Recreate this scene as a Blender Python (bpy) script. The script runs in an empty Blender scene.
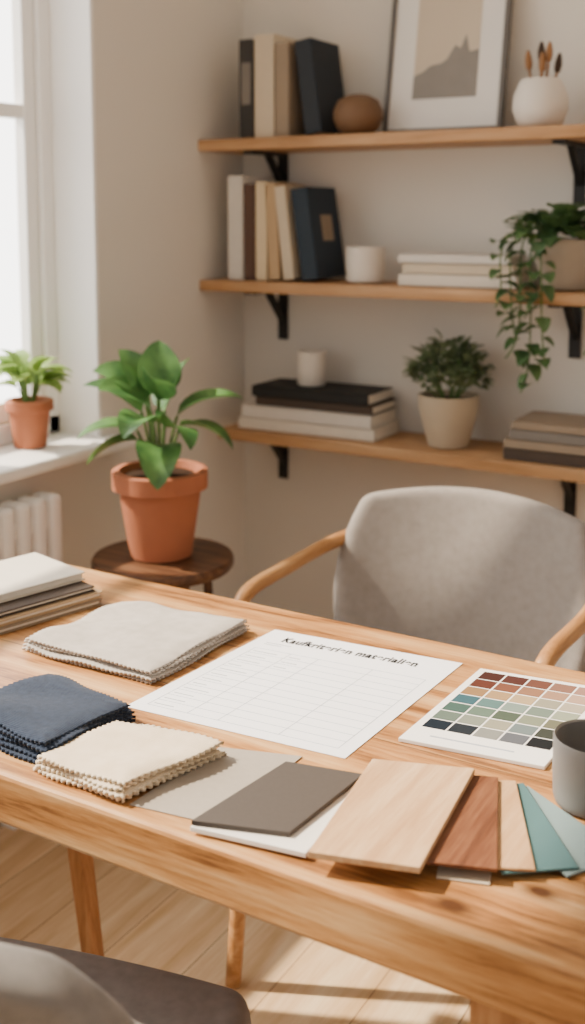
import bpy, math, random
from mathutils import Vector, Euler, Matrix
random.seed(7)
C=bpy.context
# ---------------------------------------------------------------- helpers
def lin(h):
    h=h.lstrip('#'); o=[]
    for i in (0,2,4):
        c=int(h[i:i+2],16)/255
        o.append(c/12.92 if c<=.04045 else ((c+.055)/1.055)**2.4)
    return (*o,1)
def newmat(name):
    m=bpy.data.materials.new(name); m.use_nodes=True; nt=m.node_tree
    return m,nt,nt.nodes['Principled BSDF']
def N(nt,t,**kw):
    n=nt.nodes.new(t)
    for k,v in kw.items():
        if k in n.inputs.keys(): n.inputs[k].default_value=v
        else: setattr(n,k,v)
    return n
def ramp(nt,stops):
    r=nt.nodes.new('ShaderNodeValToRGB'); e=r.color_ramp.elements
    while len(e)<len(stops): e.new(.5)
    for i,(p,c) in enumerate(stops):
        e[i].position=p; e[i].color=lin(c) if isinstance(c,str) else (c,c,c,1)
    return r
def plain(name,col,rough=.6,var=.06,nscale=25,bump=.0,bscale=200,spec=.4,coat=0,gain=1.0):
    m,nt,b=newmat(name)
    tc=N(nt,'ShaderNodeTexCoord'); no=N(nt,'ShaderNodeTexNoise',Scale=nscale,Detail=4.0)
    nt.links.new(tc.outputs['Object'],no.inputs['Vector'])
    hs=N(nt,'ShaderNodeHueSaturation',Color=lin(col))
    mr=N(nt,'ShaderNodeMapRange'); mr.inputs['To Min'].default_value=(1-var)*gain; mr.inputs['To Max'].default_value=(1+var)*gain
    nt.links.new(no.outputs['Fac'],mr.inputs['Value']); nt.links.new(mr.outputs['Result'],hs.inputs['Value'])
    nt.links.new(hs.outputs['Color'],b.inputs['Base Color'])
    b.inputs['Roughness'].default_value=rough; b.inputs['Specular IOR Level'].default_value=spec
    if coat: b.inputs['Coat Weight'].default_value=coat
    if bump:
        n2=N(nt,'ShaderNodeTexNoise',Scale=bscale,Detail=3.0); nt.links.new(tc.outputs['Object'],n2.inputs['Vector'])
        bp=N(nt,'ShaderNodeBump',Strength=bump,Distance=.002); nt.links.new(n2.outputs['Fac'],bp.inputs['Height'])
        nt.links.new(bp.outputs['Normal'],b.inputs['Normal'])
    return m
def fabric(name,col,col2,scale=900,bump=.5,mottle=40):
    m,nt,b=newmat(name)
    tc=N(nt,'ShaderNodeTexCoord')
    w1=N(nt,'ShaderNodeTexWave',Scale=scale/6.28,Distortion=1.5); w1.bands_direction='X'
    w2=N(nt,'ShaderNodeTexWave',Scale=scale/6.28,Distortion=1.5); w2.bands_direction='Y'
    no=N(nt,'ShaderNodeTexNoise',Scale=mottle,Detail=6.0)
    for n in (w1,w2,no): nt.links.new(tc.outputs['Object'],n.inputs['Vector'])
    mx=N(nt,'ShaderNodeMath',operation='MULTIPLY'); nt.links.new(w1.outputs['Fac'],mx.inputs[0]); nt.links.new(w2.outputs['Fac'],mx.inputs[1])
    ad=N(nt,'ShaderNodeMath',operation='MULTIPLY_ADD'); nt.links.new(mx.outputs[0],ad.inputs[0]); ad.inputs[1].default_value=.6; nt.links.new(no.outputs['Fac'],ad.inputs[2])
    r=ramp(nt,[(.25,col2),(1.0,col)]); nt.links.new(ad.outputs[0],r.inputs['Fac'])
    nt.links.new(r.outputs['Color'],b.inputs['Base Color'])
    b.inputs['Roughness'].default_value=.92; b.inputs['Sheen Weight'].default_value=.12
    b.inputs['Specular IOR Level'].default_value=.15
    bp=N(nt,'ShaderNodeBump',Strength=bump,Distance=.0008); nt.links.new(ad.outputs[0],bp.inputs['Height']); nt.links.new(bp.outputs['Normal'],b.inputs['Normal'])
    return m
def wood(name,stops,axis='X',scale=1.0,rough=.45,planks=0,knots=(),spec=.4,contrast=.5,stretch=14,rings=.10):
    m,nt,b=newmat(name)
    tc=N(nt,'ShaderNodeTexCoord'); L=nt.links.new
    s={'X':(1,stretch,stretch),'Y':(stretch,1,stretch),'Z':(stretch,stretch,1)}[axis]
    vec=tc.outputs['Object']
    sep=N(nt,'ShaderNodeSeparateXYZ'); L(vec,sep.inputs[0])
    pl=None
    if planks:
        ac={'X':1,'Y':0,'Z':0}[axis]
        dv=N(nt,'ShaderNodeMath',operation='DIVIDE'); L(sep.outputs[ac],dv.inputs[0]); dv.inputs[1].default_value=planks
        fl=N(nt,'ShaderNodeMath',operation='FLOOR'); L(dv.outputs[0],fl.inputs[0])
        fr=N(nt,'ShaderNodeMath',operation='FRACT'); L(dv.outputs[0],fr.inputs[0])
        wn=N(nt,'ShaderNodeTexWhiteNoise'); wn.noise_dimensions='1D'; L(fl.outputs[0],wn.inputs['W'])
        off=N(nt,'ShaderNodeVectorMath',operation='SCALE'); L(wn.outputs['Color'],off.inputs[0]); off.inputs['Scale'].default_value=7.0
        add=N(nt,'ShaderNodeVectorMath',operation='ADD'); L(vec,add.inputs[0]); L(off.outputs[0],add.inputs[1])
        vec=add.outputs[0]; pl=(wn,fr)
    mp=N(nt,'ShaderNodeMapping'); mp.inputs['Scale'].default_value=[q*scale for q in s]; L(vec,mp.inputs['Vector'])
    kd=[]
    for (kx,ky) in knots:
        sb=N(nt,'ShaderNodeVectorMath',operation='SUBTRACT'); L(tc.outputs['Object'],sb.inputs[0]); sb.inputs[1].default_value=(kx,ky,0)
        sc=N(nt,'ShaderNodeVectorMath',operation='MULTIPLY'); L(sb.outputs[0],sc.inputs[0]); sc.inputs[1].default_value=(1,1.7,0)
        ln=N(nt,'ShaderNodeVectorMath',operation='LENGTH'); L(sc.outputs[0],ln.inputs[0])
        kd.append(ln.outputs['Value'])
    n1=N(nt,'ShaderNodeTexNoise',Scale=2.2,Detail=8.0,Roughness=.62,Distortion=.6); L(mp.outputs[0],n1.inputs['Vector'])
    n2=N(nt,'ShaderNodeTexNoise',Scale=11.0,Detail=6.0,Roughness=.7); L(mp.outputs[0],n2.inputs['Vector'])
    n3=N(nt,'ShaderNodeTexNoise',Scale=.5,Detail=2.0); L(mp.outputs[0],n3.inputs['Vector'])
    mu=N(nt,'ShaderNodeMath',operation='MULTIPLY'); L(n3.outputs['Fac'],mu.inputs[0]); mu.inputs[1].default_value=34
    si=N(nt,'ShaderNodeMath',operation='SINE'); L(mu.outputs[0],si.inputs[0])
    a1=N(nt,'ShaderNodeMath',operation='MULTIPLY_ADD'); L(si.outputs[0],a1.inputs[0]); a1.inputs[1].default_value=rings; L(n1.outputs['Fac'],a1.inputs[2])
    a2=N(nt,'ShaderNodeMath',operation='MULTIPLY_ADD'); L(n2.outputs['Fac'],a2.inputs[0]); a2.inputs[1].default_value=contrast; L(a1.outputs[0],a2.inputs[2])
    a3=N(nt,'ShaderNodeMath',operation='SUBTRACT'); L(a2.outputs[0],a3.inputs[0]); a3.inputs[1].default_value=contrast*.5
    r=ramp(nt,stops); L(a3.outputs[0],r.inputs['Fac'])
    col=r.outputs['Color']
    if pl:
        mr=N(nt,'ShaderNodeMapRange'); mr.inputs['To Min'].default_value=.86; mr.inputs['To Max'].default_value=1.1; L(pl[0].outputs['Value'],mr.inputs['Value'])
        hs=N(nt,'ShaderNodeHueSaturation'); L(col,hs.inputs['Color']); L(mr.outputs[0],hs.inputs['Value']); col=hs.outputs['Color']
        lt=N(nt,'ShaderNodeMath',operation='LESS_THAN'); L(pl[1].outputs[0],lt.inputs[0]); lt.inputs[1].default_value=.012
        mx=N(nt,'ShaderNodeMix',data_type='RGBA'); L(lt.outputs[0],mx.inputs['Factor']); L(col,mx.inputs[6]); mx.inputs[7].default_value=lin('#6b4a2c'); col=mx.outputs[2]
    for k in kd:
        rr=ramp(nt,[(0,1.0),(.25,1.0),(.6,.35),(1.0,0.0)])
        mr=N(nt,'ShaderNodeMapRange'); mr.inputs['From Max'].default_value=.032; L(k,mr.inputs['Value'])
        ns=N(nt,'ShaderNodeMath',operation='MULTIPLY_ADD'); L(n1.outputs['Fac'],ns.inputs[0]); ns.inputs[1].default_value=.5; L(mr.outputs[0],ns.inputs[2])
        sbm=N(nt,'ShaderNodeMath',operation='SUBTRACT'); L(ns.outputs[0],sbm.inputs[0]); sbm.inputs[1].default_value=.25
        L(sbm.outputs[0],rr.inputs['Fac'])
        mx=N(nt,'ShaderNodeMix',data_type='RGBA'); L(rr.outputs['Color'],mx.inputs['Factor']); L(col,mx.inputs[6]); mx.inputs[7].default_value=lin('#4d2e18'); col=mx.outputs[2]
    L(col,b.inputs['Base Color'])
    b.inputs['Roughness'].default_value=rough; b.inputs['Specular IOR Level'].default_value=spec
    bp=N(nt,'ShaderNodeBump',Strength=.15,Distance=.001); L(a2.outputs[0],bp.inputs['Height']); L(bp.outputs['Normal'],b.inputs['Normal'])
    return m

def link(o,parent=None):
    C.collection.objects.link(o)
    if parent: o.parent=parent
    return o
def grp(name,loc=(0,0,0),rz=0):
    e=bpy.data.objects.new(name,None); e.empty_display_size=.05
    e.location=loc; e.rotation_euler=(0,0,rz); return link(e)
def mesh(name,vs,fs,mat,parent=None,smooth=False,mi=None):
    me=bpy.data.meshes.new(name); me.from_pydata([tuple(v) for v in vs],[],fs); 
    for m in (mat if isinstance(mat,(list,tuple)) else [mat]): me.materials.append(m)
    if mi:
        for p,i in zip(me.polygons,mi): p.material_index=i
    if smooth:
        for p in me.polygons: p.use_smooth=True
    me.update()
    return link(bpy.data.objects.new(name,me),parent)
def bev(o,w,seg=2):
    if w:
        m=o.modifiers.new('b','BEVEL'); m.width=w; m.segments=seg; m.limit_method='ANGLE'
    return o
BF=[(0,3,2,1),(4,5,6,7),(0,1,5,4),(1,2,6,5),(2,3,7,6),(3,0,4,7)]
def bv(x0,x1,y0,y1,z0,z1): return [(x0,y0,z0),(x1,y0,z0),(x1,y1,z0),(x0,y1,z0),(x0,y0,z1),(x1,y0,z1),(x1,y1,z1),(x0,y1,z1)]
def box(name,x0,x1,y0,y1,z0,z1,mat,parent=None,b=0): return bev(mesh(name,bv(x0,x1,y0,y1,z0,z1),BF,mat,parent),b)
def boxes(name,lst,mat,parent=None,b=0,fn=None):
    vs=[];fs=[]
    for l in lst:
        k=len(vs); q=bv(*l)
        if fn: q=[fn(*p) for p in q]
        vs+=q; fs+=[tuple(i+k for i in f) for f in BF]
    return bev(mesh(name,vs,fs,mat,parent),b)
def prism(name,pts,z0,z1,mat,parent=None,b=0):
    n=len(pts); vs=[(x,y,z0) for x,y in pts]+[(x,y,z1) for x,y in pts]
    fs=[tuple(reversed(range(n))),tuple(range(n,2*n))]+[(i,(i+1)%n,n+(i+1)%n,n+i) for i in range(n)]
    return bev(mesh(name,vs,fs,mat,parent),b)
def lathe(name,prof,mat,parent=None,seg=48,loc=(0,0,0)):
    vs=[];fs=[]
    for r,z in prof:
        for i in range(seg):
            a=2*math.pi*i/seg; vs.append((r*math.cos(a)+loc[0],r*math.sin(a)+loc[1],z+loc[2]))
    for j in range(len(prof)-1):
        for i in range(seg):
            k=(i+1)%seg; fs.append((j*seg+i,j*seg+k,(j+1)*seg+k,(j+1)*seg+i))
    fs.append(tuple(reversed(range(seg)))) 
    L=(len(prof)-1)*seg; fs.append(tuple(L+i for i in range(seg)))
    o=mesh(name,vs,fs,mat,parent,True)
    m=o.modifiers.new('e','EDGE_SPLIT'); m.split_angle=math.radians(40)
    return o
def tube(name,pts,rad,mat,parent=None,taper=None):
    cu=bpy.data.curves.new(name,'CURVE'); cu.dimensions='3D'; cu.bevel_depth=rad; cu.bevel_resolution=5; cu.resolution_u=10; cu.use_fill_caps=True
    sp=cu.splines.new('NURBS' if len(pts)>2 else 'POLY'); sp.points.add(len(pts)-1)
    for i,p in enumerate(pts):
        sp.points[i].co=(*p,1); sp.points[i].radius=taper[i] if taper else 1
    if len(pts)>2: sp.use_endpoint_u=True; sp.order_u=min(4,len(pts))
    cu.materials.append(mat)
    ob=link(bpy.data.objects.new(name+'_c',cu)); C.view_layer.update()
    dg=C.evaluated_depsgraph_get(); me=bpy.data.meshes.new_from_object(ob.evaluated_get(dg)); me.name=name
    bpy.data.objects.remove(ob); 
    for p in me.polygons: p.use_smooth=True
    if not me.materials: me.materials.append(mat)
    return link(bpy.data.objects.new(name,me),parent)
def leafgeo(vs,fs,base,az,el,length,width,droop=.8,n=8,fold=.18,pointy=1.0,roll=0):
    p=Vector(base); h=Vector((math.cos(az),math.sin(az),0)); sd=Vector((-math.sin(az),math.cos(az),0))
    k=len(vs); e=el
    for i in range(n+1):
        t=i/n; d=h*math.cos(e)+Vector((0,0,1))*math.sin(e); up=-h*math.sin(e)+Vector((0,0,1))*math.cos(e)
        s2=(sd*math.cos(roll)+up*math.sin(roll)); u2=(up*math.cos(roll)-sd*math.sin(roll))
        w=width*.5*(math.sin(math.pi*min(1,t**(.75*pointy)))**.7 if 0<t<1 else .03)
        vs+= [p-s2*w+u2*w*fold*2, p-s2*w*.5+u2*w*fold*.9, p.copy(), p+s2*w*.5+u2*w*fold*.9, p+s2*w+u2*w*fold*2]
        p=p+d*(length/n); e-=droop/n
    for i in range(n):
        for j in range(4):
            a=k+i*5+j; fs.append((a,a+1,a+6,a+5))
def quadmap(bl,br,tr,tl):
    def f(u,v):
        return ((1-u)*(1-v)*bl[0]+u*(1-v)*br[0]+u*v*tr[0]+(1-u)*v*tl[0],(1-u)*(1-v)*bl[1]+u*(1-v)*br[1]+u*v*tr[1]+(1-u)*v*tl[1])
    return f
# ---------------------------------------------------------------- materials
M_wall=plain('wall_paint','#dcd6cc',.9,.01,3,.03,300,.2)
M_trim=plain('white_trim_paint','#f6f4f1',.45,.02,8)
M_floor=wood('floor_oak',[(.25,'#bd9a6e'),(.5,'#d0b088'),(.75,'#dfc6a0')],'Y',1.0,.4,planks=.16)
M_table=wood('table_oak',[(.22,'#744a27'),(.38,'#a3703e'),(.54,'#b88753'),(.82,'#cba372')],'X',1.3,.36,planks=.162,knots=((-.350,.880),(-.288,.94)),contrast=.8,rings=.15)
M_shelf=wood('shelf_oak',[(.25,'#9c7044'),(.5,'#b3885d'),(.8,'#c8a27a')],'X',1.2,.5)
M_chairwood=wood('chair_oak',[(.25,'#926336'),(.5,'#ad7c4b'),(.8,'#c19566')],'Y',2,.4)
M_leg=wood('leg_oak',[(.25,'#8b5d34'),(.5,'#a8774a'),(.8,'#bf9366')],'Z',1.5,.45)
M_stool=wood('dark_walnut',[(.25,'#3a2417'),(.5,'#5c3d29'),(.8,'#7a583e')],'X',2,.4)
M_black=plain('black_metal','#1c1b1a',.5,.05)
M_uph=fabric('grey_upholstery','#978f88','#827a73',1500,.35,60)
M_uphd=fabric('dark_grey_upholstery','#8a847f','#6f6a65',1500,.3,60)
M_terra=plain('terracotta','#ad6c4e',.75,.10,14,.3,150,.25)
M_soil=plain('soil','#33241a',.95,.3,60,.8,120,.1)
M_white_cer=plain('white_ceramic','#d9d0c4',.5,.03,12)
M_beige_cer=plain('beige_ceramic','#b9a88f',.7,.06,30,.2)
M_brown_cer=plain('brown_clay','#6e5138',.6,.2,22,.3)
M_mug=plain('grey_ceramic','#7a7671',.45,.06,40,.1,300)
M_page=plain('book_pages','#e8dfcf',.85,.05,60)
def leafmat(name,c1,c2):
    m,nt,b=newmat(name); tc=N(nt,'ShaderNodeTexCoord'); no=N(nt,'ShaderNodeTexNoise',Scale=18.0,Detail=3.0); nt.links.new(tc.outputs['Object'],no.inputs['Vector'])
    r=ramp(nt,[(.35,c1),(.65,c2)]); nt.links.new(no.outputs['Fac'],r.inputs['Fac']); nt.links.new(r.outputs['Color'],b.inputs['Base Color'])
    b.inputs['Roughness'].default_value=.4
    tr=N(nt,'ShaderNodeBsdfTranslucent'); nt.links.new(r.outputs['Color'],tr.inputs['Color'])
    mx=N(nt,'ShaderNodeMixShader'); mx.inputs[0].default_value=.3
    out=nt.nodes['Material Output']; nt.links.new(b.outputs[0],mx.inputs[1]); nt.links.new(tr.outputs[0],mx.inputs[2]); nt.links.new(mx.outputs[0],out.inputs[0])
    return m
M_leaf=leafmat('rubber_leaf','#3c6437','#628f4c')
M_leaf2=leafmat('sill_leaf','#7c9f4b','#a2bd6c')
M_leaf3=leafmat('shrub_leaf','#5c6f50','#87956e')
M_leaf4=leafmat('ivy_leaf','#3d5c38','#658350')
M_stem=plain('green_stem','#5d7a3c',.6)
# ---------------------------------------------------------------- room
XW,YW=-1.80,2.77
box('floor',-2.0,3.2,-3.0,2.95,-.05,0,M_floor)
box('ceiling',-2.0,3.2,-.2,2.95,2.85,2.95,M_trim)
box('wall_back',-2.0,3.2,YW,YW+.15,0,2.85,M_wall)
W0,W1,ZS,ZT=-.35,2.11,.82,2.68
boxes('wall_left',[(-2.0,XW,-3,W0,0,2.85),(-2.0,XW,W1,YW,0,2.85),(-2.0,XW,W0,W1,0,ZS-.02),(-2.0,XW,W0,W1,ZT,2.85)],M_wall)
box('baseboard_back',XW,3.2,YW-.018,YW,0,.1,M_trim,b=.004)
box('baseboard_left',XW,XW+.018,-3,YW-.02,0,.1,M_trim,b=.004)
win=grp('window_1')
fx0,fx1=-1.985,-1.925
fr=[(fx0,fx1,W0,W0+.05,ZS,ZT),(fx0,fx1,W1-.05,W1,ZS,ZT),(fx0,fx1,W0,W1,ZS,ZS+.05),(fx0,fx1,W0,W1,ZT-.05,ZT)]
MUL=(.30,1.62)  # unseen mullions, spaced to streak shadow on the armchair and clear the desk
for ym in MUL: fr.append((fx0,fx1,ym-.03,ym+.03,ZS,ZT))
sx0,sx1=-1.975,-1.94
for a,b_ in ((W0+.05,MUL[0]-.03),(MUL[0]+.03,MUL[1]-.03),(MUL[1]+.03,W1-.05)):
    fr+= [(sx0,sx1,a,a+.04,ZS+.05,ZT-.05),(sx0,sx1,b_-.04,b_,ZS+.05,ZT-.05),(sx0,sx1,a,b_,ZS+.05,ZS+.10),(sx0,sx1,a,b_,ZT-.10,ZT-.05),(sx0,sx1-.005,a,b_,1.60,1.635)]
boxes('frame',fr,M_trim,win,.004)
boxes('reveal_lining',[(-2.0,XW+.004,W1-.012,W1+.0,ZS,ZT),(-2.0,XW+.004,W0,W0+.012,ZS,ZT),(-2.0,XW+.004,W0,W1,ZT-.012,ZT)],M_trim,win)
box('sill',-2.0,XW+.07,W0-.06,W1+.06,ZS-.03,ZS,M_trim,win,.008)
rad=grp('radiator',(-1.745,0,0))
fins=[]
y=1.87
while y>.5:
    fins.append((-.035,.035,y-.038,y,.14,.74)); y-=.05
boxes('fins',fins,M_trim,rad,.012)
boxes('rails',[(-.02,.02,.5,1.84,.18,.22),(-.02,.02,.5,1.84,.66,.70)],M_trim,rad,.006)
boxes('feet',[(-.02,.02,.6,.63,0,.15),(-.02,.02,1.7,1.73,0,.15)],M_trim,rad)
# ---------------------------------------------------------------- shelves
def shelf(x0,zt,ydep,brx):
    g=grp('wall_shelf'); box('board',x0,-.35,YW-ydep,YW-.001,zt-.03,zt,M_shelf,g,.003)
    for i,bx in enumerate(brx):
        boxes('bracket_plate_%d'%i,[(bx-.015,bx+.015,YW-.009,YW-.001,zt-.18,zt-.03),(bx-.015,bx+.015,YW-.19,YW-.001,zt-.039,zt-.03)],M_black,g)
        q=[(YW-.009,zt-.135),(YW-.009,zt-.112),(YW-.075,zt-.039),(YW-.098,zt-.039)]
        vs=[(bx-.008,a,b) for a,b in q]+[(bx+.008,a,b) for a,b in q]
        mesh('bracket_gusset_%d'%i,vs,[(0,1,2,3),(7,6,5,4),(0,4,5,1),(1,5,6,2),(2,6,7,3),(3,7,4,0)],M_black,g)
shelf(-1.799,1.575,.23,(-1.66,-.80,-.42))
shelf(-1.799,1.19,.23,(-1.66,-.80,-.42))
shelf(-1.74,.775,.23,(-1.66,-.80,-.42))
def book(parent,name,loc,th,h,d,mat,rot=(0,0,0),pages=M_page):
    c=.0025
    L=[(0,c,0,d,0,h),(th-c,th,0,d,0,h),(0,th,0,c*1.3,0,h),(c,th-c,c,d-.004,.003,h-.003)]
    vs=[];fs=[];mi=[]
    for k,l in enumerate(L):
        q=len(vs); vs+=bv(*l); fs+=[tuple(i+q for i in f) for f in BF]; mi+=[1 if k==3 else 0]*6
    o=mesh(name,vs,fs,[mat,pages],parent,mi=mi); o.location=loc; o.rotation_euler=rot; bev(o,.0012,1)
    return o
def bm(name,c): return plain(name,c,.7,.05,40,.1,400,.3)
B={k:bm('cover_'+k,c) for k,c in dict(char='#3a3836',cream='#cbbca4',taupe='#94836f',dblue='#2d3238',white='#d4cdc3',brown='#5a4338',tan='#b79b78',sand='#d6c3a2',navy='#2c3742',black='#252524',offw='#d9cfbf',grey='#7c756d',dbrown='#4b3f36').items()}
r1=grp('book_row',(0,2.575,1.577))
book(r1,'book_a',(-1.685,0,0),.045,.262,.16,B['char'])
book(r1,'book_b',(-1.636,0,0),.062,.27,.165,B['cream'])
book(r1,'book_c',(-1.570,0,0),.042,.245,.16,B['taupe'])
book(r1,'book_d',(-1.478,0,.002),.05,.245,.155,B['dblue'],(0,-.14,0))
box('spine_label',-1.677,-1.648,-.0012,0,.09,.20,B['grey'],r1)
r2=grp('book_row',(0,2.575,1.192))
book(r2,'book_a',(-1.725,0,0),.05,.285,.16,B['white'])
book(r2,'book_b',(-1.672,0,0),.035,.262,.16,B['brown'])
book(r2,'book_c',(-1.634,0,0),.036,.268,.16,B['sand'])
book(r2,'book_d',(-1.590,0,.003),.034,.258,.16,B['tan'],(0,-.06,0))
book(r2,'book_e',(-1.545,0,.003),.034,.252,.16,B['cream'],(0,-.12,0))
book(r2,'book_f',(-1.487,0,.003),.05,.245,.16,B['navy'],(0,-.15,0))
o=box('cover_patch',.0503,.0512,.055,.115,.10,.17,B['taupe'],r2); o.location=(-1.487,0,.003); o.rotation_euler=(0,-.15,0)
def flat(parent,name,x0,x1,y0,y1,z0,th,mat,rz=0):
    return book(parent,name,(x0,y0,z0+th),th,x1-x0,y1-y0,mat,(0,math.pi/2,0))
s1=grp('book_stack',(-1.205,2.575,1.192),.04)
flat(s1,'book_a',0,.31,0,.16,0,.03,B['offw']); flat(s1,'book_b',.01,.30,.005,.16,.031,.026,B['cream']); flat(s1,'book_c',.0,.29,.0,.155,.058,.022,B['white'])
s2=grp('book_stack',(-1.69,2.57,.777),.02)
flat(s2,'book_a',0,.42,0,.17,0,.032,B['offw']); flat(s2,'book_b',.01,.41,.0,.17,.033,.034,B['white'])
flat(s2,'book_c',.05,.41,.01,.165,.068,.024,B['dbrown']); flat(s2,'book_d',.04,.40,.005,.165,.093,.030,B['black'])
s3=grp('book_stack',(-.91,2.56,.777),.0)
flat(s3,'book_a',0,.40,0,.17,0,.028,B['dbrown']); flat(s3,'book_b',.0,.39,.0,.17,.029,.022,B['taupe']); flat(s3,'book_c',.015,.40,.0,.17,.052,.024,B['grey']); flat(s3,'book_d',.02,.40,.0,.165,.077,.02,B['taupe'])
g=grp('ceramic_cup',(-1.328,2.635,1.192)); lathe('body',[(.042,0),(.050,.006),(.052,.05),(.052,.095),(.048,.095),(.047,.02),(.02,.015)],M_white_cer,g)
g=grp('ceramic_cup',(-1.505,2.66,.901)); lathe('body',[(.036,0),(.040,.005),(.041,.05),(.041,.095),(.037,.095),(.036,.02),(.02,.015)],M_white_cer,g)
g=grp('round_clay_vase',(-1.345,2.62,1.577)); lathe('body',[(.03,0),(.052,.012),(.065,.04),(.065,.062),(.052,.088),(.03,.10),(.018,.103),(.016,.095),(.02,.07)],M_brown_cer,g)
g=grp('brush_vase',(-.865,2.64,1.577))
lathe('vase',[(.04,0),(.055,.012),(.066,.045),(.064,.075),(.054,.10),(.046,.115),(.042,.115),(.048,.095),(.058,.06),(.04,.02)],M_white_cer,g)
M_bh=plain('brush_handle','#8a6038',.5); M_bt=plain('brush_bristle','#3f2f24',.9)
for i,(dx,dy,h) in enumerate([(-.03,.0,.14),(-.005,.012,.16),(.02,-.01,.155),(.035,.01,.13),(.008,-.02,.13)]):
    tube('brush_%d'%i,[(dx*.3,dy*.3,.03),(dx,dy,h)],.0035,M_bh,g)
    tube('bristle_%d'%i,[(dx,dy,h),(dx*1.08,dy*1.08,h+.018),(dx*1.15,dy*1.15,h+.045)],.012,M_bt if i%2 else M_bh,g,taper=[.5,1.1,.25])
pf=grp('framed_picture',(-1.30,2.680,1.578)); pf.rotation_euler=(math.radians(-9),0,0)
w,h=.325,.46
M_fr=plain('frame_grey','#5f5b57',.4,.05); M_mat=plain('mat_board','#e6e2dc',.8,.01)
boxes('frame',[(0,w,-.012,.012,0,.012),(0,w,-.012,.012,h-.012,h),(0,.012,-.012,.012,0,h),(w-.012,w,-.012,.012,0,h)],M_fr,pf,.002)
box('mat_board',.01,w-.01,-.002,.006,.01,h-.01,M_mat,pf)
box('art_print',.075,w-.075,-.0032,-.002,.09,h-.07,plain('art_beige','#c9bba6',.8,.04,10),pf)
mo=prism('art_mountain',[(.075,.09),(w-.075,.09),(w-.075,.21),(.225,.205),(.213,.25),(.20,.215),(.185,.225),(.165,.19),(.15,.18),(.12,.175),(.10,.16),(.075,.15)],0,.001,plain('art_grey','#87827c',.8,.1,20),pf)
mo.rotation_euler=(math.pi/2,0,0); mo.location=(0,-.0033,0)
# ---------------------------------------------------------------- plants
def pot(g,rt,rb,h,mat,rim=.0,rimh=.03,soil=True):
    pr=[(rb*.9,0),(rb,.003),(rt*.93 if rim else rt,h-rimh)]
    if rim: pr+=[(rt+rim*.2,h-rimh+.001),(rt+rim,h-rimh+.004),(rt+rim,h-.003),(rt+rim-.004,h)]
    else: pr+=[(rt,h)]
    pr+=[(rt-.008,h),(rt-.012,h-.02),(.01,h-.022)]
    lathe('pot',pr,mat,g)
    if soil: lathe('soil',[(rt-.014,h-.02),(rt-.02,h-.014),(.005,h-.011)],M_soil,g)
st=grp('round_stool',(-1.50,1.965,0))
lathe('seat',[(.13,.57),(.155,.573),(.162,.582),(.162,.593),(.158,.60),(.01,.60)],M_stool,st)
for i in range(4):
    a=math.pi/4+i*math.pi/2+.3
    tube('leg_%d'%i,[(.11*math.cos(a),.11*math.sin(a),.575),(.145*math.cos(a),.145*math.sin(a),0)],.011,M_stool,st)
for q in (0,1):
    a=math.pi/4+.3+q*math.pi/2
    tube('stretcher_%d'%q,[(.125*math.cos(a),.125*math.sin(a),.3),(-.125*math.cos(a),-.125*math.sin(a),.3)],.007,M_stool,st)
pp=grp('potted_rubber_plant',(-1.505,1.965,.601))
pot(pp,.10,.07,.20,M_terra,.008,.045)
vs=[];fs=[]
R30=math.radians(30.5)
def az(deg): return R30+math.radians(deg)
LV=[ (178,50,.15,.095,1.0,.33,.04),(160,75,.13,.09,.7,.36,.03),(95,80,.13,.10,.6,.37,.0),(60,68,.15,.115,.8,.33,.02),
 (5,40,.16,.10,1.0,.32,.04),(-15,10,.14,.10,1.2,.30,.05),(-60,25,.15,.10,1.4,.30,.03),(195,20,.14,.095,1.0,.29,.05),(185,60,.14,.09,1.2,.36,.03),
 (-110,35,.15,.09,1.5,.31,.03),(-90,60,.13,.09,1.1,.36,.02),(215,55,.15,.10,1.1,.33,.02),(-85,10,.16,.10,1.5,.26,.03),(200,0,.13,.085,.9,.27,.05)]
for i,(a,e,l,wd,dr,hh,rc) in enumerate(LV):
    A=az(a); b0=(math.cos(A)*rc,math.sin(A)*rc,hh)
    leafgeo(vs,fs,b0,A,math.radians(e),l,wd,dr,10,.15,.9,roll=random.uniform(-.6,.6))
    tube('stem_%d'%i,[(math.cos(A)*.012,math.sin(A)*.012,.18),(math.cos(A)*rc*.5,math.sin(A)*rc*.5,(.18+hh)/2),b0],.0035,M_stem,pp)
mesh('leaves',vs,fs,M_leaf,pp,True)
sp=grp('potted_herb',(-1.86,1.925,.821))
pot(sp,.052,.038,.115,M_terra,.005,.028)
vs=[];fs=[]
for i in range(30):
    A=random.uniform(0,2*math.pi); e=random.uniform(.1,1.3); hh=random.uniform(.14,.20)
    leafgeo(vs,fs,(math.cos(A)*.025,math.sin(A)*.025,hh),A,e,random.uniform(.06,.085),random.uniform(.04,.055),1.0,6,.2,.9)
    tube('stem_%d'%i,[(math.cos(A)*.008,math.sin(A)*.008,.1),(math.cos(A)*.025,math.sin(A)*.025,hh)],.0018,M_stem,sp)
vs=[Vector((max(v[0],-.075),v[1],v[2])) for v in vs]
mesh('leaves',vs,fs,M_leaf2,sp,True)
sh=grp('potted_shrub',(-1.085,2.635,.777))
pot(sh,.078,.052,.135,M_beige_cer)
vs=[];fs=[]
for i in range(420):
    a=random.uniform(0,2*math.pi); u=random.uniform(-.25,1); rr=random.uniform(.55,1)
    s=math.sqrt(max(0,1-u*u)); c=(math.cos(a)*s*.10*rr,math.sin(a)*s*.09*rr,.18+u*.10*rr)
    leafgeo(vs,fs,c,a+random.uniform(-.6,.6),random.uniform(-.1,1.2),random.uniform(.025,.04),random.uniform(.014,.022),.6,4,.2)
mesh('leaves',vs,fs,M_leaf3,sh,True)
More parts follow.
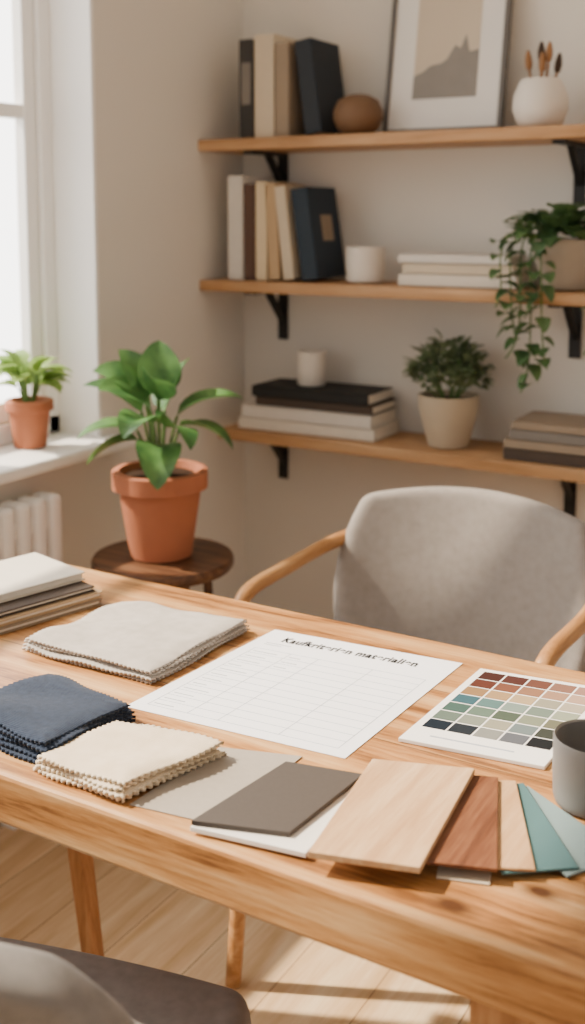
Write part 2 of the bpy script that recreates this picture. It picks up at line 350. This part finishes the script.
for i in range(14):
    a=i*.9; tube('stem_%d'%i,[(0.01*math.cos(a),.01*math.sin(a),.11),(.07*math.cos(a),.06*math.sin(a),.2+.04*math.sin(i*2.1))],.002,M_stem,sh)
iv=grp('trailing_ivy',(-.79,2.64,1.192))
pot(iv,.080,.055,.12,plain('ivy_pot','#a89a88',.7))
vs=[];fs=[]
for i in range(120):
    a=random.uniform(0,2*math.pi); u=random.uniform(-.1,1); rr=random.uniform(.4,1)
    s=math.sqrt(max(0,1-u*u)); c=(math.cos(a)*s*.10*rr-.02,math.sin(a)*s*.09*rr-.01,.13+u*.07*rr)
    leafgeo(vs,fs,c,a+random.uniform(-.7,.7),random.uniform(-.3,.9),random.uniform(.048,.064),random.uniform(.04,.052),1.0,5,.12,.65)
for i,(x,ln) in enumerate([(-.13,.10),(-.105,.17),(-.08,.22),(-.055,.30),(-.03,.24),(.10,.20)]):
    pts=[(x*.5,-.05,.12),(x*.8,-.09,.145),(x,-.115,.11),(x+.01,-.125,.02),(x+.015,-.128,.10-ln),(x+.03*math.sin(i*2),-.127,.06-ln)]
    tube('vine_%d'%i,pts,.002,M_stem,iv)
    k=int(ln/.020)
    for j in range(k):
        t=(j+.5)/k; z=.13-t*(ln+.06)
        A=-math.pi/2+random.uniform(-1.5,1.5)
        leafgeo(vs,fs,(x+.01,-.125,z),A,random.uniform(-.7,.4),random.uniform(.038,.055),random.uniform(.036,.048),.8,5,.15,.65)
mesh('leaves',vs,fs,M_leaf4,iv,True)
# ---------------------------------------------------------------- desk
tb=grp('oak_desk')
box('top',-1.33,-.19,.845,1.457,.69,.75,M_table,tb,.005)
def leg(name,x0,y0,x1,y1,zt,w0,w1):
    vs=[]
    for (x,y,z,w_) in ((x1,y1,0,w1),(x0,y0,zt,w0)):
        vs+=[(x-w_,y-w_,z),(x+w_,y-w_,z),(x+w_,y+w_,z),(x-w_,y+w_,z)]
    bev(mesh(name,vs,BF,M_leg,tb),.004)
leg('leg_1',-.30,.90,-.30,.90,.695,.03,.024); leg('leg_2',-.28,1.39,-.30,1.37,.695,.03,.02)
leg('leg_3',-1.25,.91,-1.20,.93,.695,.03,.02); leg('leg_4',-1.32,1.40,-1.20,1.37,.695,.020,.014)
# ---------------------------------------------------------------- chairs
def pad(name,W,H,th,fn,mat,parent,k=.8,n=14):
    vs=[];fs=[]
    for j in range(n+1):
        for i in range(n+1):
            a=-1+2*i/n; b=-1+2*j/n
            x=a*math.sqrt(1-k*b*b/2)*W; y=b*math.sqrt(1-k*a*a/2)*H
            vs.append(fn(x,y))
    for j in range(n):
        for i in range(n):
            q=j*(n+1)+i; fs.append((q,q+1,q+n+2,q+n+1))
    o=mesh(name,vs,fs,mat,parent,True)
    m=o.modifiers.new('s','SOLIDIFY'); m.thickness=th; m.offset=0
    m=o.modifiers.new('ss','SUBSURF'); m.levels=2; m.render_levels=2
    return o
def chair(loc,rz,mat,arms,wood=M_chairwood,W=.275,ztop=.84,k=.6,sd=.24,sw=.25):
    g=grp('upholstered_armchair' if arms else 'upholstered_chair',loc,rz)
    zc=(ztop+.42)/2; H=(ztop-.42)/2
    pad('backrest',W,H,.05,lambda x,y:(x,.17+.10*(y+H)/(2*H)-.55*x*x/W*.55,zc+y),mat,g,k)
    pad('seat',sw,sd,.07,lambda x,y:(x,y-.03,.43-.01*(1-(x/.25)**2)),mat,g,.5)
    for s in (-1,1):
        if arms:
            tube('front_leg_and_arm_%s'%('l' if s<0 else 'r'),[(s*.235,-.31,0),(s*.235,-.26,.35),(s*.27,-.235,.58),(s*.283,-.225,.68),(s*.29,-.12,.685),(s*.295,.02,.68),(s*.285,.14,.695),(s*.24,.22,.705)],.0145,wood,g)
            tube('back_leg_%s'%('l' if s<0 else 'r'),[(s*.22,.30,0),(s*.22,.22,.42),(s*.24,.21,.72)],.016,wood,g)
        else:
            tube('front_leg_%s'%('l' if s<0 else 'r'),[(s*.22,-.20,0),(s*.18,-.15,.42)],.016,wood,g)
            tube('back_leg_%s'%('l' if s<0 else 'r'),[(s*.22,.27,0),(s*.18,.15,.42)],.016,wood,g)
            tube('back_post_%s'%('l' if s<0 else 'r'),[(s*.16,.12,.41),(s*.16,.2,.45),(s*.16,.235,.62)],.012,wood,g)
    boxes('seat_rails',[(-.19,.19,-.18,-.155,.36,.40),(-.19,.19,.12,.145,.36,.40),(-.2,-.175,-.18,.145,.36,.40),(.175,.2,-.18,.145,.36,.40)],wood,g,.003)
    return g
chair((-.79,1.84,0),0,M_uph,True,ztop=.815,k=.5)
chair((-.835,.77,0),math.pi+.25,M_uphd,False,ztop=.81,W=.27,k=.85,sd=.195,sw=.27)
# ---------------------------------------------------------------- items on desk
Z=.7505
def quad(name,p,z0,z1,mat,parent=None,b=.0008): return prism(name,p,z0,z1,mat,parent,b)
def sub(g,pts): return [(p[0]-g.location[0],p[1]-g.location[1]) for p in pts]
pa=grp('criteria_checklist',(-.70,1.22,Z))
q4=sub(pa,[(-.865,1.050),(-.561,1.071),(-.547,1.395),(-.838,1.371)]); F=quadmap(*q4)
PW,PH=.295,.322
def FM(x,y,z): a=F(x/PW,y/PH); return (a[0],a[1],z)
M_paper=plain('white_paper','#f1f1f4',.8,.005); M_ink=plain('black_ink','#08080a',.9,.01,spec=.1); M_line=plain('grey_ink','#a9adb8',.8)
prism('sheet',q4,0,.0006,M_paper,pa)
cu=bpy.data.curves.new('title','FONT'); cu.body='Kaufkriterien materialien'; cu.size=.0190; cu.offset=.0005; cu.align_x='CENTER'; cu.space_character=1.08
to=link(bpy.data.objects.new('title_c',cu)); C.view_layer.update()
me=bpy.data.meshes.new_from_object(to.evaluated_get(C.evaluated_depsgraph_get())); bpy.data.objects.remove(to)
me.materials.clear(); me.materials.append(M_ink)
for v in me.vertices:
    a=FM(v.co.x+PW*.475,v.co.y*1.3+PH-.040,.0010); v.co=a
link(bpy.data.objects.new('title_text',me),pa)
ln=[]; z0,z1=.0006,.0008
for i in range(13):
    yy=.018+i*.0190; ln.append((.018,PW-.018,yy,yy+.0008,z0,z1))
for xx in (.018,.075,.118,.20,PW-.0188): ln.append((xx,xx+.0008,.018,.018+12*.0190,z0,z1))
boxes('table_lines',ln,M_line,pa,fn=FM)
tx=[]
for i in range(12):
    yy=.018+i*.0190+.007
    tx.append((.023,.023+random.uniform(.02,.045),yy,yy+.0016,z0,z1))
    if i>8: tx.append((.08,.08+random.uniform(.015,.03),yy,yy+.0016,z0,z1))
for i in range(2): tx.append((.02,.06-.012*i,PH-.052-i*.006,PH-.0505-i*.006,z0,z1))
boxes('small_text',tx,plain('grey_text','#9a9da5',.8),pa,fn=FM)
pc=grp('colour_swatch_card',(-.436,1.27,Z))
CW,CH=.172,.242
q4=sub(pc,[(-.526,1.140),(-.355,1.161),(-.344,1.404),(-.516,1.382)]); F2=quadmap(*q4)
def FM2(x,y,z): a=F2(x/CW,y/CH); return (a[0],a[1],z)
prism('card',q4,0,.005,plain('card_white','#efece6',.7,.01),pc,.0008)
rows=[['#452620','#52302a','#6f463a','#8f6857','#a88070'],['#5f3428','#7d4f3c','#9a6f55','#ae886e','#c09f88'],['#9c7850','#b08f66','#bfa57e','#a19c86','#b8ad97'],
      ['#3e626c','#5c7c7a','#87998f','#77877a','#a0a790'],['#47625a','#667b6c','#525f50','#888f78','#73725c'],['#66766a','#8b9182','#a19e88','#748282','#3f433c'],
      ['#1b2530','#272d34','#8e8f88','#64676e','#1f2124']]
k=0
for j,rw in enumerate(rows):
    for i,c in enumerate(rw):
        x0=.010+i*.0312; y1=CH-.010-j*.0278
        boxes('swatch_%d'%k,[(x0,x0+.0285,y1-.025,y1,.0046,.0054)],plain('swatch_%d'%k,c,.7,.01,spec=.15,gain=.72),pc,fn=FM2); k+=1
boxes('caption',[(.03,.13,.018,.021,.0046,.0052)],M_line,pc,fn=FM2)
wf=grp('wood_sample_fan',(0,0,Z))
def S(p,f): return (p[0]*f,p[1]*f)
def strip(name,tr,br,w_,z,th,mat,f=.988):
    tr=S(tr,f); br=S(br,f)
    d=Vector((br[0]-tr[0],br[1]-tr[1])); n=Vector((d.y,-d.x)).normalized()
    if n.x>0: n=-n
    a=Vector(tr); b=Vector(br)
    quad(name,[tuple(b+n*w_),tuple(b),tuple(a),tuple(a+n*w_)],z,z+th,mat,wf)
M_oakS=wood('sample_light_oak',[(.2,'#b38861'),(.5,'#c49d74'),(.8,'#d3b28b')],'Y',3,.5,contrast=.6)
M_walS=wood('sample_walnut',[(.2,'#432414'),(.5,'#673d26'),(.8,'#825538')],'Y',3,.5,contrast=.6)
M_pinkS=wood('sample_ash',[(.2,'#b28459'),(.5,'#c0966b'),(.8,'#cfa97f')],'Y',3,.5)
strip('cream_laminate',(-.385,1.10),(-.335,.935),.05,.0,.002,plain('cream_lam','#cdbfa8',.5))
strip('pale_teal_laminate',(-.362,1.124),(-.235,1.045),.075,.0025,.0025,plain('pale_teal','#7e9292',.5,.02))
strip('teal_laminate',(-.366,1.122),(-.268,.995),.075,.0055,.0025,plain('teal','#4d6f71',.5,.02))
strip('ash_board',(-.374,1.119),(-.302,.968),.07,.0085,.003,M_pinkS,.985)
strip('walnut_board',(-.392,1.112),(-.332,.946),.085,.012,.004,M_walS,.982)
quad('light_oak_board',[S(p,.970) for p in [(-.501,.880),(-.396,.911),(-.421,1.117),(-.530,1.079)]],.0165,.0235,M_oakS,wf,.001)
lm=grp('laminate_samples',(0,0,Z))
quad('beige_sheet',[(-.71,.866),(-.61,.880),(-.605,1.05),(-.70,1.02)],0,.0012,plain('beige_stone','#9d9386',.7,.08,120),lm,.0003)
quad('white_board',[S(p,.985) for p in [(-.632,.866),(-.506,.885),(-.516,1.05),(-.60,1.03)]],.003,.0085,plain('white_lam','#e5e0d8',.5,.01),lm)
quad('dark_grey_board',[S(p,.978) for p in [(-.636,.874),(-.537,.906),(-.526,1.050),(-.616,1.031)]],.009,.0145,plain('dark_stone','#4a433e',.6,.12,250,spec=.25),lm)
mg=grp('coffee_mug',(-.290,1.118,Z))
lathe('cup',[(.034,0),(.039,.003),(.041,.01),(.042,.04),(.042,.073),(.0405,.075),(.0385,.073),(.038,.02),(.034,.008),(.005,.007)],M_mug,mg)
tube('handle',[(.038,.012,.062),(.06,.02,.066),(.072,.024,.045),(.06,.02,.02),(.038,.012,.018)],.005,M_mug,mg)
# textiles
def cloth(parent,name,corners,z,th,mat,amp=.0025,per=.009,off=(0,0),wob=.0025,seed=0,edge_drop=0,shr=0,ph=0.0,ruf=.0015):
    Fq=quadmap(*sub(parent,corners))
    w_=(Vector(corners[1])-Vector(corners[0])).length; d_=(Vector(corners[3])-Vector(corners[0])).length
    rnd=random.Random(seed); n=int(w_/per)*4; m=int(d_/per)*4
    vs=[];fs=[]; cx=[rnd.uniform(-.004,.004) for _ in range(6)]
    def tri(i): return math.sin(i*math.pi/2+.78)*1.2
    for j in range(m+1):
        for i in range(n+1):
            u=i/n; v=j/m; x=u*w_; y=v*d_
            e=max(0,min(x,w_-x,y,d_-y)); ef=max(0,1-e/.03)
            zx=(math.sin(x*19+ph)*math.sin(y*15+ph*2)+1)*wob*.5+math.sin((x+y*.6)*37+ph)*wob*.25
            zx+=wob*.5*math.sin((x*.5-y)*52+ph*3)*math.sin(x*13+1)
            zx+=ruf*ef*ef*(math.sin(x*60+seed*1.7)*math.sin(y*55+seed)+.3*math.sin(seed))
            dx=dy=0
            if j==0: dy=-amp*tri(i)
            if j==m: dy=amp*tri(i)
            if i==0: dx=-amp*tri(j)
            if i==n: dx=amp*tri(j)
            p=Fq(shr/w_+u*(1-2*shr/w_),shr/d_+v*(1-2*shr/d_))
            dx+=cx[0]*math.sin(v*3.1)*(u*2-1)+cx[1]*math.sin(v*6); dy+=cx[2]*math.sin(u*3.1)*(v*2-1)+cx[3]*math.sin(u*6)
            vs.append((p[0]+dx+off[0],p[1]+dy+off[1],max(th/2+.0002,z+zx+th/2-edge_drop*max(0,1-e/.02)**2)))
    for j in range(m):
        for i in range(n):
            q=j*(n+1)+i; fs.append((q,q+1,q+n+2,q+n+1))
    o=mesh(name,vs,fs,mat,parent,True)
    s=o.modifiers.new('s','SOLIDIFY'); s.thickness=th; s.offset=0
    return o
M_linen=fabric('linen_fabric','#c3bab0','#a2998e',1100,.6,50)
M_navy=fabric('navy_fabric','#303c50','#172030',800,1.0,140)
M_crm=fabric('cream_fabric','#e6d5bb','#cdb999',700,.9,50)
tl=grp('linen_cloth',(-1.0,1.22,Z))
for i in range(4): cloth(tl,'layer_%d'%i,[(-1.108,1.116),(-.879,1.114),(-.868,1.341),(-1.096,1.321)],.001+i*.0052,.0028,M_linen,.0014,.0075,seed=i,off=(.004*(i%2),.004*((i+1)%2)),wob=.0046,edge_drop=.003,shr=.0012*i,ph=1.3,ruf=.002)
tn=grp('navy_cloth',(-.93,.96,Z))
for i in range(5): cloth(tn,'layer_%d'%i,[(-1.02,.893),(-.845,.880),(-.828,1.02),(-.985,1.038)],.001+i*.0054,.0034,M_navy,.0016,.0075,seed=i+5,off=(.004*(i%2),.003*((i+1)%2)),wob=.0040,edge_drop=.0032,shr=.0012*i,ph=.4,ruf=.002)
tc_=grp('cream_cloth',(-.78,.94,Z))
for i in range(4): cloth(tc_,'layer_%d'%i,[(-.848,.868),(-.718,.860),(-.682,1.002),(-.832,.987)],.0015+i*.0050,.0036,M_crm,.0018,.0075,seed=i+12,off=(.003*(i%2),.002*((i+1)%2)),wob=.0040,edge_drop=.003,shr=.001*i,ph=2.0,ruf=.002)
nb=grp('notebook_stack',(-1.372,1.152,Z),-.25)
def nbk(name,x0,x1,y0,y1,z,th,m): return flat(nb,name,x0,x1,y0,y1,z,th,m)
nbk('notebook_a',.005,.19,-.03,.225,0,.010,B['taupe']); nbk('notebook_b',0,.186,-.025,.23,.0105,.010,B['tan']); nbk('notebook_c',0,.178,-.03,.22,.021,.009,B['dbrown']); nbk('notebook_d',-.005,.145,-.02,.225,.0305,.014,B['offw'])
# ---------------------------------------------------------------- lights
# sky: bright haze on the sunny (window) side of the house, softer elsewhere
w=bpy.data.worlds.new('world'); C.scene.world=w; w.use_nodes=True; nt=w.node_tree; bg=nt.nodes['Background']
bg.inputs[0].default_value=(1.0,.96,.91,1)
tcn=nt.nodes.new('ShaderNodeTexCoord'); dt=nt.nodes.new('ShaderNodeVectorMath'); dt.operation='DOT_PRODUCT'; dt.inputs[1].default_value=(-.93,.25,.27)
nt.links.new(tcn.outputs['Generated'],dt.inputs[0])
mr=nt.nodes.new('ShaderNodeMapRange'); mr.interpolation_type='SMOOTHSTEP'; mr.inputs['From Min'].default_value=.25; mr.inputs['From Max'].default_value=.75; mr.inputs['To Min'].default_value=.60; mr.inputs['To Max'].default_value=6.0
nt.links.new(dt.outputs['Value'],mr.inputs['Value']); nt.links.new(mr.outputs['Result'],bg.inputs[1])
al=bpy.data.lights.new('window_daylight','AREA'); al.shape='RECTANGLE'; al.size=1.8; al.size_y=2.6; al.energy=24; al.color=(1,.96,.90)
ao=link(bpy.data.objects.new('window_daylight',al)); ao.location=(-2.3,.9,1.75); ao.rotation_euler=(0,math.radians(-90),0)
su=bpy.data.lights.new('sun','SUN'); su.energy=12.5; su.angle=math.radians(1.3); su.color=(1,.86,.68)
so=link(bpy.data.objects.new('sun',su)); dirv=Vector((1,.30,-1.08)); so.rotation_euler=dirv.to_track_quat('-Z','Y').to_euler()
# ---------------------------------------------------------------- camera
cam=bpy.data.cameras.new('camera'); co=link(bpy.data.objects.new('camera',cam))
co.location=(0,0,1.37); co.rotation_euler=(math.radians(83),0,math.radians(30.5))
cam.sensor_fit='VERTICAL'; cam.sensor_height=36; cam.lens=1110/1024*36; cam.shift_y=-(512-351.3)/1024
cam.clip_start=.02
cam.dof.use_dof=True; cam.dof.focus_distance=1.40; cam.dof.aperture_fstop=3.4
C.scene.camera=co
